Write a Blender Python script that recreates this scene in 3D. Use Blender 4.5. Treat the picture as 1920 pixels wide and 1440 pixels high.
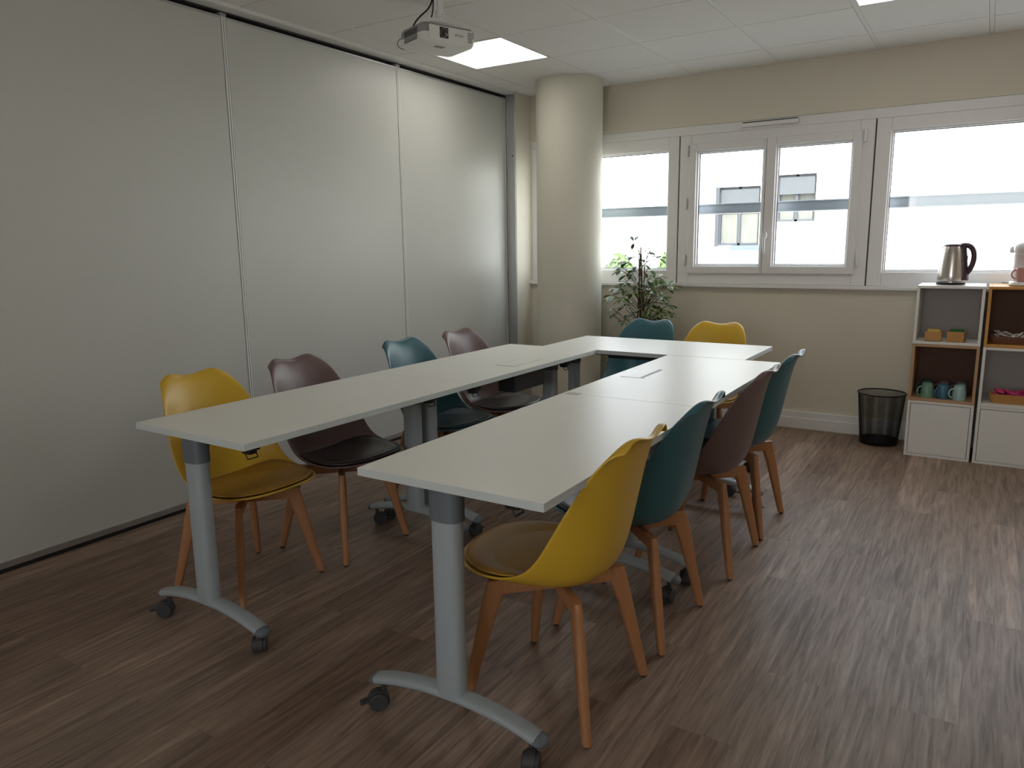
import bpy, bmesh, math, random
from mathutils import Vector, Matrix, Euler
PI = math.pi
for o in list(bpy.data.objects): bpy.data.objects.remove(o, do_unlink=True)
S = bpy.context.scene
C = S.collection

# ------------------------------------------------------------ camera, sky, sun, exposure
W0, H0, F = 1920, 1440, 1400.58
yaw, pitch, roll = 0.5634, -0.1831, -0.0135
fw = Vector((-math.sin(yaw)*math.cos(pitch), math.cos(yaw)*math.cos(pitch), math.sin(pitch)))
rt = Vector((math.cos(yaw), math.sin(yaw), 0)); up = rt.cross(fw)
r2 = rt*math.cos(roll) + up*math.sin(roll); u2 = -rt*math.sin(roll) + up*math.cos(roll)
cam = bpy.data.cameras.new('camera'); co = bpy.data.objects.new('camera', cam); C.objects.link(co)
M = Matrix((r2, u2, -fw)).transposed().to_4x4(); M.translation = Vector((3.357, -5.5104, 1.3123))
co.matrix_world = M
cam.sensor_width = 36; cam.lens = 36*F/W0; cam.clip_start = .05; cam.clip_end = 200
S.camera = co

SKY = 6.0; SUN = 14.0; PANEL = 4.6; EXPO = 0.24
w = bpy.data.worlds.new('world'); S.world = w; w.use_nodes = True
nt = w.node_tree; bg = nt.nodes['Background']
tc = nt.nodes.new('ShaderNodeTexCoord'); sx = nt.nodes.new('ShaderNodeSeparateXYZ'); rp = nt.nodes.new('ShaderNodeValToRGB')
nt.links.new(tc.outputs['Generated'], sx.inputs[0]); nt.links.new(sx.outputs['Z'], rp.inputs[0])
rp.color_ramp.elements[0].color = (1, .985, .975, 1); rp.color_ramp.elements[1].color = (.72, .83, 1, 1)
nt.links.new(rp.outputs[0], bg.inputs[0]); bg.inputs[1].default_value = SKY
sun = bpy.data.lights.new('sun', 'SUN'); sun.energy = SUN; sun.angle = .01; sun.color = (1, .97, .9)
so = bpy.data.objects.new('sun', sun); C.objects.link(so)
so.rotation_euler = Vector((-.45, 1, -1.0)).to_track_quat('-Z', 'Y').to_euler(); so.location = (0, -3, 12)
def portal(x0, x1, z0, z1, y):
    l = bpy.data.lights.new('window_portal', 'AREA'); l.shape = 'RECTANGLE'; l.size = x1-x0; l.size_y = z1-z0
    l.cycles.is_portal = True
    o = bpy.data.objects.new('window_portal', l); C.objects.link(o)
    o.location = ((x0+x1)/2, y, (z0+z1)/2); o.rotation_euler = (-PI/2, 0, 0)
for a in ((.28, 1.27), (1.51, 1.966), (2.072, 2.537), (2.779, 4.35)): portal(a[0], a[1], 1.12, 1.99, .09)
pl = bpy.data.lights.new('window_portal', 'AREA'); pl.shape = 'RECTANGLE'; pl.size = 1.6; pl.size_y = .95; pl.cycles.is_portal = True
po = bpy.data.objects.new('window_portal', pl); C.objects.link(po); po.location = (3.1, -8.30, 1.575); po.rotation_euler = (PI/2, 0, 0)  # portal for the added, unseen rear window
vs = S.view_settings; vs.view_transform = 'Standard'; vs.look = 'None'; vs.exposure = EXPO; vs.gamma = 1; vs.use_curve_mapping = False

# ------------------------------------------------------------ materials
def mat(name, col, rough=.5, metal=0, noise=0, nscale=20, bump=0, bscale=200, spec=.5, coat=0, stretch=None, emit=0, sheen=0):
    m = bpy.data.materials.new(name); m.use_nodes = True; n = m.node_tree; b = n.nodes['Principled BSDF']
    b.inputs['Roughness'].default_value = rough; b.inputs['Metallic'].default_value = metal
    b.inputs['Specular IOR Level'].default_value = spec
    if coat: b.inputs['Coat Weight'].default_value = coat
    if sheen: b.inputs['Sheen Weight'].default_value = sheen
    c4 = (*col, 1)
    t = n.nodes.new('ShaderNodeTexCoord'); mp = n.nodes.new('ShaderNodeMapping')
    n.links.new(t.outputs['Object'], mp.inputs[0])
    if stretch: mp.inputs['Scale'].default_value = stretch
    nz = n.nodes.new('ShaderNodeTexNoise'); nz.inputs['Scale'].default_value = nscale; nz.inputs['Detail'].default_value = 4
    n.links.new(mp.outputs[0], nz.inputs[0])
    mr = n.nodes.new('ShaderNodeMix'); mr.data_type = 'RGBA'
    k = max(noise, .02)
    mr.inputs[6].default_value = tuple(c*(1-k) for c in col)+(1,); mr.inputs[7].default_value = tuple(min(1, c*(1+k)) for c in col)+(1,)
    n.links.new(nz.outputs['Fac'], mr.inputs[0]); n.links.new(mr.outputs[2], b.inputs['Base Color'])
    if bump:
        n2 = n.nodes.new('ShaderNodeTexNoise'); n2.inputs['Scale'].default_value = bscale; n2.inputs['Detail'].default_value = 3
        n.links.new(mp.outputs[0], n2.inputs[0])
        bp = n.nodes.new('ShaderNodeBump'); bp.inputs['Strength'].default_value = bump; bp.inputs['Distance'].default_value = .002
        n.links.new(n2.outputs['Fac'], bp.inputs['Height']); n.links.new(bp.outputs[0], b.inputs['Normal'])
    if emit:
        b.inputs['Emission Color'].default_value = c4; b.inputs['Emission Strength'].default_value = emit
    return m
def glass_mat(name, k=.06, tint=(.96, .99, 1)):
    m = bpy.data.materials.new(name); m.use_nodes = True; n = m.node_tree
    n.nodes.remove(n.nodes['Principled BSDF']); out = n.nodes['Material Output']
    t = n.nodes.new('ShaderNodeBsdfTransparent'); t.inputs[0].default_value = (*tint, 1)
    g = n.nodes.new('ShaderNodeBsdfGlossy'); g.inputs['Roughness'].default_value = .02
    mx = n.nodes.new('ShaderNodeMixShader'); mx.inputs[0].default_value = k
    n.links.new(t.outputs[0], mx.inputs[1]); n.links.new(g.outputs[0], mx.inputs[2]); n.links.new(mx.outputs[0], out.inputs[0])
    return m
def wood(name, c1, c2, rough=.5, scale=6, stretch=(12, 12, 1)):
    m = bpy.data.materials.new(name); m.use_nodes = True; n = m.node_tree; b = n.nodes['Principled BSDF']
    b.inputs['Roughness'].default_value = rough
    t = n.nodes.new('ShaderNodeTexCoord'); mp = n.nodes.new('ShaderNodeMapping'); mp.inputs['Scale'].default_value = stretch
    nz = n.nodes.new('ShaderNodeTexNoise'); nz.inputs['Scale'].default_value = scale; nz.inputs['Detail'].default_value = 6; nz.inputs['Distortion'].default_value = .6
    mx = n.nodes.new('ShaderNodeMix'); mx.data_type = 'RGBA'; mx.inputs[6].default_value = (*c1, 1); mx.inputs[7].default_value = (*c2, 1)
    n.links.new(t.outputs['Object'], mp.inputs[0]); n.links.new(mp.outputs[0], nz.inputs[0]); n.links.new(nz.outputs['Fac'], mx.inputs[0]); n.links.new(mx.outputs[2], b.inputs['Base Color'])
    return m
def floor_mat():
    m = bpy.data.materials.new('vinyl_plank'); m.use_nodes = True; n = m.node_tree; b = n.nodes['Principled BSDF']; L = n.links.new
    t = n.nodes.new('ShaderNodeTexCoord'); sp = n.nodes.new('ShaderNodeSeparateXYZ'); L(t.outputs['Object'], sp.inputs[0])
    cb = n.nodes.new('ShaderNodeCombineXYZ'); L(sp.outputs['Y'], cb.inputs[0]); L(sp.outputs['X'], cb.inputs[1])
    br = n.nodes.new('ShaderNodeTexBrick'); L(cb.outputs[0], br.inputs['Vector'])
    br.offset = .37; br.inputs['Scale'].default_value = 1; br.inputs['Brick Width'].default_value = 1.1; br.inputs['Row Height'].default_value = .17
    br.inputs['Mortar Size'].default_value = .0012; br.inputs['Mortar Smooth'].default_value = .4
    br.inputs['Color1'].default_value = (0, 0, 0, 1); br.inputs['Color2'].default_value = (1, 1, 1, 1); br.inputs['Mortar'].default_value = (.3, .3, .3, 1)
    rp = n.nodes.new('ShaderNodeValToRGB'); L(br.outputs['Color'], rp.inputs[0])
    e = rp.color_ramp.elements; e[0].color = (.215, .135, .092, 1); e[1].color = (.325, .222, .165, 1)
    x = rp.color_ramp.elements.new(.35); x.color = (.235, .155, .108, 1); x = rp.color_ramp.elements.new(.7); x.color = (.26, .185, .138, 1)
    # plank offset for the grain
    ad = n.nodes.new('ShaderNodeVectorMath'); ad.operation = 'MULTIPLY_ADD'
    L(br.outputs['Color'], ad.inputs[0]); ad.inputs[1].default_value = (7, 3, 5); L(t.outputs['Object'], ad.inputs[2])
    mp = n.nodes.new('ShaderNodeMapping'); mp.inputs['Scale'].default_value = (26, 1.6, 1); L(ad.outputs[0], mp.inputs[0])
    nz = n.nodes.new('ShaderNodeTexNoise'); nz.inputs['Scale'].default_value = 2.2; nz.inputs['Detail'].default_value = 8; nz.inputs['Roughness'].default_value = .62; nz.inputs['Distortion'].default_value = .8
    L(mp.outputs[0], nz.inputs[0])
    g = n.nodes.new('ShaderNodeValToRGB'); L(nz.outputs['Fac'], g.inputs[0]); g.color_ramp.elements[0].position = .34; g.color_ramp.elements[1].position = .66
    g.color_ramp.elements[0].color = (.58, .555, .54, 1); g.color_ramp.elements[1].color = (1.26, 1.25, 1.22, 1)
    # broad cathedral figure
    mpw = n.nodes.new('ShaderNodeMapping'); mpw.inputs['Scale'].default_value = (7, .9, 1); L(ad.outputs[0], mpw.inputs[0])
    wv = n.nodes.new('ShaderNodeTexNoise'); wv.inputs['Scale'].default_value = 1.3; wv.inputs['Detail'].default_value = 3; wv.inputs['Distortion'].default_value = 1.5; L(mpw.outputs[0], wv.inputs[0])
    wr = n.nodes.new('ShaderNodeMapRange'); L(wv.outputs['Fac'], wr.inputs[0]); wr.inputs[1].default_value = .3; wr.inputs[2].default_value = .7; wr.inputs[3].default_value = .78; wr.inputs[4].default_value = 1.18
    m1 = n.nodes.new('ShaderNodeMix'); m1.data_type = 'RGBA'; m1.blend_type = 'MULTIPLY'; m1.inputs[0].default_value = 1; L(rp.outputs[0], m1.inputs[6]); L(g.outputs[0], m1.inputs[7])
    m2 = n.nodes.new('ShaderNodeVectorMath'); m2.operation = 'SCALE'; L(m1.outputs[2], m2.inputs[0]); L(wr.outputs[0], m2.inputs['Scale'])
    L(m2.outputs[0], b.inputs['Base Color'])
    rr = n.nodes.new('ShaderNodeMapRange'); L(nz.outputs['Fac'], rr.inputs[0]); rr.inputs[1].default_value = .35; rr.inputs[2].default_value = .65; rr.inputs[3].default_value = .54; rr.inputs[4].default_value = .44
    mr_ = n.nodes.new('ShaderNodeMapping'); mr_.inputs['Scale'].default_value = (15, 1.15, 1); L(ad.outputs[0], mr_.inputs[0])
    rg = n.nodes.new('ShaderNodeTexNoise'); rg.noise_type = 'RIDGED_MULTIFRACTAL'; rg.normalize = True; rg.inputs['Scale'].default_value = 2.6; rg.inputs['Detail'].default_value = 3.5; rg.inputs['Distortion'].default_value = .35; L(mr_.outputs[0], rg.inputs[0])
    rv = n.nodes.new('ShaderNodeMapRange'); rv.interpolation_type = 'SMOOTHSTEP'; L(rg.outputs['Fac'], rv.inputs[0]); rv.inputs[1].default_value = .60; rv.inputs[2].default_value = .86
    rs = n.nodes.new('ShaderNodeMath'); rs.operation = 'MULTIPLY_ADD'; L(rv.outputs[0], rs.inputs[0]); rs.inputs[1].default_value = -.16; L(rr.outputs[0], rs.inputs[2])
    L(rs.outputs[0], b.inputs['Roughness'])
    # embossed grain: ridged veins
    mv = n.nodes.new('ShaderNodeMapping'); mv.inputs['Scale'].default_value = (17, 1.3, 1); L(ad.outputs[0], mv.inputs[0])
    nv = n.nodes.new('ShaderNodeTexNoise'); nv.inputs['Scale'].default_value = 2.6; nv.inputs['Detail'].default_value = 4; nv.inputs['Distortion'].default_value = .5; L(mv.outputs[0], nv.inputs[0])
    bp = n.nodes.new('ShaderNodeBump'); bp.inputs['Strength'].default_value = .38; bp.inputs['Distance'].default_value = .004; hs = n.nodes.new('ShaderNodeMath'); hs.operation = 'MULTIPLY_ADD'; L(rv.outputs[0], hs.inputs[0]); hs.inputs[1].default_value = .30; L(nv.outputs['Fac'], hs.inputs[2]); L(hs.outputs[0], bp.inputs['Height']); L(bp.outputs[0], b.inputs['Normal'])
    b.inputs['Specular IOR Level'].default_value = .5
    return m
def mesh_mat():
    m = bpy.data.materials.new('wire_mesh'); m.use_nodes = True; n = m.node_tree; b = n.nodes['Principled BSDF']; L = n.links.new
    b.inputs['Base Color'].default_value = (.012, .010, .011, 1); b.inputs['Roughness'].default_value = .4; b.inputs['Metallic'].default_value = .5
    return m

MT = dict(
 floor=floor_mat(),
 wall=mat('cream_paint', (.66, .61, .51), .75, noise=.03, nscale=3, bump=.15, bscale=90),
 part=mat('partition_laminate', (.57, .57, .53), .42, noise=.02, nscale=2, bump=.04, bscale=150, spec=.5),
 tile=mat('mineral_tile', (.80, .78, .75), .9, noise=.06, nscale=160, bump=.3, bscale=400),
 tbar=mat('white_lacquer_bar', (.76, .75, .72), .5),
 gap=mat('dark_gap', (.05, .05, .05), .9),
 black=mat('black_plastic', (.015, .015, .017), .45),
 rubber=mat('grey_rubber', (.05, .048, .05), .6),
 alu=mat('brushed_aluminium', (.52, .52, .53), .35, metal=.85, noise=.05, stretch=(1, 1, .05), nscale=60),
 pvc=mat('white_pvc', (.76, .74, .73), .38),
 seal=mat('window_gasket', (.03, .032, .04), .6),
 glass=glass_mat('window_glass'),
 column=mat('column_paint', (.64, .61, .51), .55, noise=.03, nscale=4, bump=.05, bscale=120),
 top=mat('white_melamine', (.87, .86, .80), .36, noise=.015, nscale=3, bump=.03, bscale=300),
 edge=mat('grey_white_edge_band', (.60, .64, .63), .5),
 leg=mat('silver_white_lacquer', (.36, .40, .42), .45),
 collar=mat('slate_grey_plastic', (.13, .15, .17), .5),
 yellow=mat('mustard_plastic', (.68, .42, .035), .36, noise=.03, nscale=4),
 teal=mat('teal_plastic', (.038, .135, .165), .36, noise=.03, nscale=4),
 mauve=mat('taupe_plastic', (.165, .105, .10), .36, noise=.03, nscale=4),
 yellow_c=mat('mustard_leatherette', (.42, .22, .025), .5, bump=.2, bscale=350),
 teal_c=mat('dark_teal_leatherette', (.016, .045, .062), .4, bump=.2, bscale=350),
 mauve_c=mat('dark_brown_leatherette', (.030, .020, .019), .38, bump=.2, bscale=350),
 beech=wood('beech', (.36, .155, .062), (.47, .22, .095), .5, 5, (14, 14, 1.2)),
 white=mat('white_laminate', (.74, .72, .69), .4),
 oak=wood('light_oak', (.40, .23, .12), (.52, .32, .17), .5, 4, (2, 2, 14)),
 amber=wood('amber_oak', (.50, .23, .045), (.62, .30, .07), .5, 4, (2, 2, 14)),
 cubeback=wood('dark_brown_back_panel', (.13, .055, .028), (.17, .075, .04), .6, 4, (2, 2, 12)),
 whiteback=mat('grey_back_panel', (.52, .47, .44), .6),
 bamboo=wood('bamboo', (.42, .20, .055), (.54, .28, .08), .5, 6, (3, 3, 14)),
 steel=mat('brushed_steel', (.62, .57, .53), .26, metal=1, stretch=(1, 1, .02), noise=.08, nscale=80),
 plum=mat('dark_plum_plastic', (.045, .018, .028), .35),
 machine=mat('white_gloss_plastic', (.72, .70, .68), .25),
 pink=mat('pink_glaze', (.48, .24, .22), .3),
 proj=mat('projector_shell', (.82, .81, .78), .45),
 projd=mat('projector_grey', (.30, .29, .28), .5),
 lens=mat('lens_glass', (.02, .008, .01), .05, coat=1),
 leaf=mat('dark_green_leaf', (.035, .075, .016), .5, noise=.4, nscale=25),
 leafy=mat('pale_green_leaf_edge', (.30, .36, .06), .4, noise=.3, nscale=30),
 stem=mat('woody_stem', (.11, .065, .035), .7, noise=.3),
 stake=mat('brown_cane', (.10, .055, .03), .7, noise=.2),
 pot=mat('dark_plastic_pot', (.05, .045, .042), .5), soil=mat('potting_soil', (.03, .02, .014), .95, noise=.4, bump=.8, bscale=60),
 mesh=mesh_mat(),
 cable=mat('black_cable', (.01, .01, .01), .45), wcable=mat('white_cable', (.6, .58, .55), .5),
 portg=mat('grey_cable_grommet', (.45, .45, .44), .5),
 bldg=mat('white_render', (.82, .80, .76), .9, noise=.03), cream=mat('cream_render', (.66, .55, .34), .9), frame_out=mat('dark_shutter', (.045, .05, .06), .6),
 blind=mat('grey_blind', (.07, .075, .08), .8, noise=.3, nscale=30), curtain=mat('pale_curtain', (.15, .15, .13), .9, noise=.35, nscale=9, stretch=(3, 1, .3)), sill_out=mat('slate_sill', (.09, .11, .14), .7),
 bush=mat('hedge_green', (.10, .16, .05), .8, noise=.3), grass=mat('outdoor_ground', (.28, .27, .24), .95, noise=.1),
 rail=mat('galvanised_rail', (.34, .37, .41), .4, metal=.4),
 green=mat('green_paper', (.02, .13, .03), .6), yel=mat('yellow_paper', (.62, .42, .06), .6), paper=mat('white_paper', (.70, .66, .64), .7), magenta=mat('magenta_foil', (.52, .03, .15), .35),
 cup_g=mat('sage_glaze', (.15, .30, .22), .3), cup_b=mat('blue_glaze', (.045, .13, .20), .3), cup_l=mat('pale_aqua_glaze', (.32, .50, .48), .3), cup_d=mat('dark_teal_glaze', (.04, .10, .10), .3), cup_m=mat('rose_brown_glaze', (.22, .12, .11), .3), cup_s=mat('grey_glaze', (.22, .24, .25), .3),
)
def lamp_mat():
    m = mat('led_diffuser', (1, .97, .90), .5, emit=PANEL); return m
MT['lamp'] = lamp_mat()

# ------------------------------------------------------------ mesh helpers
class MB:
    def __init__(s): s.b = bmesh.new()
    def box(s, x0, x1, y0, y1, z0, z1, mtx=None, bev=0):
        g = bmesh.ops.create_cube(s.b, size=1)['verts']
        for v in g: v.co = Vector(((x0+x1)/2+v.co.x*(x1-x0), (y0+y1)/2+v.co.y*(y1-y0), (z0+z1)/2+v.co.z*(z1-z0)))
        if bev:
            es = list({e for v in g for e in v.link_edges})
            r = bmesh.ops.bevel(s.b, geom=es, offset=bev, segments=2, affect='EDGES', profile=.5)
            g = list({v for v in r['verts']} | {v for v in g if v.is_valid})
        if mtx is not None:
            for v in g: v.co = mtx @ v.co
        return s
    def grid(s, P, closeu=False, closev=False, cap=False):
        R = [[s.b.verts.new(p) for p in row] for row in P]
        n, m = len(R), len(R[0])
        for i in range(n if closev else n-1):
            for j in range(m if closeu else m-1):
                try: s.b.faces.new((R[i][j], R[i][(j+1) % m], R[(i+1) % n][(j+1) % m], R[(i+1) % n][j]))
                except ValueError: pass
        if cap:
            s.b.faces.new(list(reversed(R[0]))); s.b.faces.new(R[-1])
        return R
    def lathe(s, prof, n=32, c=(0, 0, 0), cap=True, mtx=None, sx=1, sy=1):
        P = []
        for r, z in prof:
            row = [Vector((c[0]+max(r, 1e-5)*sx*math.cos(2*PI*k/n), c[1]+max(r, 1e-5)*sy*math.sin(2*PI*k/n), c[2]+z)) for k in range(n)]
            if mtx is not None: row = [mtx @ p for p in row]
            P.append(row)
        s.grid(P, closeu=True, cap=cap); return s
    def cyl(s, a, b, r, r2=None, n=16):
        a, b = Vector(a), Vector(b); r2 = r if r2 is None else r2
        q = (b-a).to_track_quat('Z', 'Y').to_matrix()
        P = [[c + q @ Vector((rr*math.cos(2*PI*k/n), rr*math.sin(2*PI*k/n), 0)) for k in range(n)] for c, rr in ((a, r), (b, r2))]
        s.grid(P, closeu=True, cap=True); return s
    def tube(s, pts, r, n=8):
        pts = [Vector(p) for p in pts]; P = []; a = None
        for i, p in enumerate(pts):
            d = (pts[min(i+1, len(pts)-1)]-pts[max(i-1, 0)]).normalized()
            if a is None:
                a = d.cross(Vector((0, 0, 1)))
                if a.length < .2: a = d.cross(Vector((1, 0, 0)))
            else: a = a-d*a.dot(d)
            a.normalize(); b_ = d.cross(a)
            rr = r[i] if isinstance(r, (list, tuple)) else r
            P.append([p+a*rr*math.cos(2*PI*k/n)+b_*rr*math.sin(2*PI*k/n) for k in range(n)])
        s.grid(P, closeu=True, cap=True); return s
    def sweep(s, rings): s.grid(rings, closeu=True, cap=True); return s
    def build(s, name, m, parent=None, smooth=None, bevel=0, mods=None, loc=None):
        bmesh.ops.recalc_face_normals(s.b, faces=s.b.faces)
        me = bpy.data.meshes.new(name); s.b.to_mesh(me); s.b.free()
        for mm in (m if isinstance(m, (list, tuple)) else [m]): me.materials.append(MT[mm])
        o = bpy.data.objects.new(name, me); C.objects.link(o)
        if parent: o.parent = parent
        if loc: o.location = loc
        if smooth is not None:
            for p in me.polygons: p.use_smooth = True
            try: me.set_sharp_from_angle(angle=math.radians(smooth))
            except Exception: pass
        if bevel:
            bv = o.modifiers.new('bevel', 'BEVEL'); bv.width = bevel; bv.segments = 2; bv.limit_method = 'ANGLE'; bv.angle_limit = math.radians(40)
        return o
def tag(o, label=None, cat=None, group=None, kind=None):
    if label: o['label'] = label
    if cat: o['category'] = cat
    if group: o['group'] = group
    if kind: o['kind'] = kind
    return o
def thing(name, label, cat, loc=(0, 0, 0), rz=0, group=None):
    o = bpy.data.objects.new(name, None); C.objects.link(o); o.location = loc; o.rotation_euler = (0, 0, rz); o.empty_display_size = .1
    return tag(o, label, cat, group)
def struct(o): o['kind'] = 'structure'; return o
def copy_tree(o, parent=None):
    c = o.copy(); C.objects.link(c)
    if parent: c.parent = parent
    for ch in list(o.children): copy_tree(ch, c)
    return c
def box(name, m, a, parent=None, bevel=0): return MB().box(*a).build(name, m, parent, bevel=bevel)

# ------------------------------------------------------------ room
HC = 2.505; XR = 5.6; YB = -8.2
struct(box('floor', 'floor', (-.12, XR+.12, YB-.12, .12, -.08, 0)))
struct(box('wall_left', 'wall', (-.22, -.06, YB, .12, 0, 2.75)))
struct(box('wall_right', 'wall', (XR, XR+.14, YB, .12, 0, 2.75)))
b = MB(); b.box(-.2, 2.2, YB-.14, YB, 0, 2.75); b.box(4.0, XR+.12, YB-.14, YB, 0, 2.75); b.box(2.2, 4.0, YB-.14, YB, 0, 1.0); b.box(2.2, 4.0, YB-.14, YB, 2.15, 2.75); struct(b.build('wall_front', 'wall'))  # opening left for the added rear window
# window wall (behind): below, above, right end
b = MB(); b.box(-.06, XR, 0, .14, 0, 1.0); b.box(-.06, XR, 0, .14, 2.150, 2.75); b.box(4.55, XR, 0, .14, 1.0, 2.15); b.box(-.06, .09, 0, .14, 1.0, 2.15)
struct(b.build('wall_back', 'wall'))
# stub wall between the partition post and the corner
struct(box('wall_corner', 'wall', (-.06, .09, -.236, 0, 0, HC)))
# ceiling: tiles hung in a grid, slab behind them
gx, gy = .2637, -1.6254
b = MB()
b.box(-.2, XR+.12, YB-.12, .14, HC+.02, HC+.1)
for i in range(-1, 9):
    for j in range(-11, 3):
        x0 = gx+.6*i+.013; x1 = x0+.574; y0 = gy+.6*j+.003; y1 = y0+.594
        x0 = max(x0, .0); x1 = min(x1, XR); y0 = max(y0, YB); y1 = min(y1, 0)
        if x1-x0 < .02 or y1-y0 < .02: continue
        if j == 0 and i in (0, 4, 8): continue
        b.box(x0, x1, y0, y1, HC, HC+.018)
struct(b.build('ceiling', 'tile'))
b = MB()
for i in range(-0, 10):
    x = gx+.6*i
    if .08 < x < XR: b.box(x-.0115, x+.0115, YB, 0, HC+.0012, HC+.0185)
struct(b.build('trim_1', 'tbar'))
b = MB(); b.box(-.06, .078, YB, -.236, 2.487, HC+.02); struct(b.build('trim_2', 'tbar'))
# baseboards: two stepped boards
def bboard(name, a, c): struct(MB().box(*a).box(*c).build(name, 'pvc', bevel=.002))
bboard('baseboard_back', (.09, XR, -.022, 0, 0, .122), (.09, XR, -.03, 0, 0, .078))
bboard('baseboard_right', (XR-.018, XR, YB, -.03, 0, .122), (XR-.024, XR, YB, -.03, 0, .078))
# sill and lintel profile
struct(MB().box(.09, 4.6, -.035, .05, .992, 1.016).build('trim_3', 'pvc', bevel=.003))
struct(MB().box(.09, 4.55, .006, .10, 2.086, 2.150).build('trim_4', 'pvc', bevel=.003))

# ------------------------------------------------------------ windows
def frame(b, x0, x1, z0, z1, ix0, ix1, iz0, iz1, y0, y1):
    b.box(x0, ix0, y0, y1, z0, z1); b.box(ix1, x1, y0, y1, z0, z1); b.box(ix0, ix1, y0, y1, z0, iz0); b.box(ix0, ix1, y0, y1, iz1, z1)
def bead(b, x0, x1, z0, z1, y0, y1, t=.010): frame(b, x0, x1, z0, z1, x0+t, x1-t, z0+t, z1-t, y0, y1)
def fixed_window(name, X0, X1, gx0, gx1, gz0, gz1):
    b = MB(); frame(b, X0, X1, 1.016, 2.086, gx0-.012, gx1+.012, gz0-.012, gz1+.012, .004, .078)
    bead(b, gx0-.014, gx1+.014, gz0-.014, gz1+.014, .022, .07, .014)
    f = struct(b.build(name, 'pvc', bevel=.004))
    g = MB(); bead(g, gx0, gx1, gz0, gz1, .040, .056, .004); g.build('gasket', 'seal', f)
    box('pane', 'glass', (gx0, gx1, .046, .050, gz0, gz1), f)
    return f
fixed_window('window_1', .09, 1.360, .25, 1.270, 1.124, 1.985)
fixed_window('window_3', 2.680, 4.55, 2.779, 4.40, 1.120, 1.996)
b = MB(); (2.2, 4.0, 1.0, 2.15, 2.3, 3.9, 1.1, 2.05, YB-.09, YB-.02)
w4 = struct(b.build('added_window', 'pvc')); box('pane', 'glass', (2.3, 3.9, YB-.06, YB-.056, 1.1, 2.05), w4)  # unseen rear window, added for cool fill light
b = MB(); frame(b, 1.368, 2.672, 1.016, 2.086, 1.455, 2.585, 1.10, 2.015, .004, .078)
w2 = struct(b.build('window_2', 'pvc', bevel=.004))
for (a0, a1, g0, g1) in ((1.446, 1.993, 1.509, 1.966), (1.997, 2.600, 2.072, 2.537)):
    b = MB(); frame(b, a0, a1, 1.092, 2.022, g0-.012, g1+.012, 1.144, 1.967, -.014, .062)
    bead(b, g0-.014, g1+.014, 1.142, 1.969, .006, .058, .014)
    s_ = b.build('sash', 'pvc', w2, bevel=.004)
    g = MB(); bead(g, g0, g1, 1.156, 1.955, .028, .044, .004); g.build('gasket', 'seal', s_)
    box('pane', 'glass', (g0, g1, .034, .038, 1.156, 1.955), s_)
    if a0 > 1.9:
        h = MB(); h.lathe([(0, 0), (.014, 0), (.014, .045), (0, .045)], 16, mtx=Matrix.Translation((2.016, -.014, 1.36)) @ Matrix.Rotation(PI/2, 4, 'X'), sy=1.9)
        h.tube([(2.016, -.05, 1.372), (2.016, -.058, 1.355), (2.016, -.06, 1.30), (2.016, -.056, 1.235)], [.009, .0095, .009, .007], 10)
        h.build('handle', 'machine', s_, smooth=40)
for (hx, hz) in ((1.428, 1.975), (1.428, 1.60), (1.428, 1.19), (2.618, 1.985), (2.618, 1.19)):
    MB().box(hx-.008, hx+.008, -.022, .004, hz-.04, hz+.04).build('hinge', 'pvc', w2, bevel=.004)
# dark joints between the window units
b = MB(); b.box(1.360, 1.368, .014, .07, 1.016, 2.086); b.box(2.672, 2.680, .014, .07, 1.016, 2.086); struct(b.build('trim_5', 'gap'))
v_ = MB().box(1.812, 2.200, -.020, .006, 2.104, 2.132).build('air_vent', 'pvc', bevel=.006)
tag(v_, 'slim white air vent bar on the lintel above the opening window', 'vent')
MB().box(1.82, 2.19, -.004, .004, 2.132, 2.140).build('vent_shadow', 'gap', v_)  # dark strip standing in for the shadow line above the vent bar

# ------------------------------------------------------------ column
b = MB(); b.lathe([(.248, 0), (.248, HC+.02)], 96, (.62, -.325, 0)); col = b.build('round_column', 'column', smooth=30)
tag(col, 'thick round cream-painted column in the corner beside the window', 'column')
b = MB(); P = []
for r, z in ((.249, HC-.0015), (.268, HC-.0015), (.268, HC+.001), (.249, HC+.001)): P.append([Vector((.62+r*math.cos(2*PI*k/96), -.325+r*math.sin(2*PI*k/96), z)) for k in range(96)])
b.grid(P, closeu=True, closev=True); struct(b.build('trim_6', 'tbar'))

# ------------------------------------------------------------ movable partition wall
edges = [-8.2, -6.86, -5.53, -4.20, -2.87, -1.54, -.242]
lab = ['far behind the photographer', 'behind the photographer', 'beside the photographer', 'leftmost in view, reaching the left edge of the photo', 'behind the nearest yellow and taupe chairs', 'farthest, next to the aluminium post']
for k in range(6):
    y0, y1 = edges[k], edges[k+1]
    if k < 2: continue
    t = thing('partition_panel', 'tall pale grey movable wall panel, '+('just left of the camera position' if k == 2 else lab[k]), 'wall panel', (0, y0, 0), 0, 'movable partition panels')
    L = y1-y0
    box('panel_face', 'part', (-.05, 0, .0145, L-.0145, .045, 2.452), t)
    sd = MB(); sd.box(-.052, .003, .0025, .0105, .03, 2.462); sd.box(-.052, .003, L-.0105, L-.0025, .03, 2.462); sd.box(-.045, -.012, .0105, .0145, .045, 2.452); sd.box(-.045, -.012, L-.0145, L-.0105, .045, 2.452); sd.build('side_profile', 'tbar', t)
    fr = MB()
    fr.box(-.052, .003, .0095, L-.0095, 2.452, 2.462); fr.box(-.052, .006, .0085, L-.0085, .02, .044); fr.build('edge_profile', 'alu', t)
    box('floor_seal', 'black', (-.04, .002, .004, L-.004, .0, .02), t)
    h = MB().box(-.045, .004, -.018, .018, 2.462, 2.478); h.build('hanger', 'projd', t)
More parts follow.
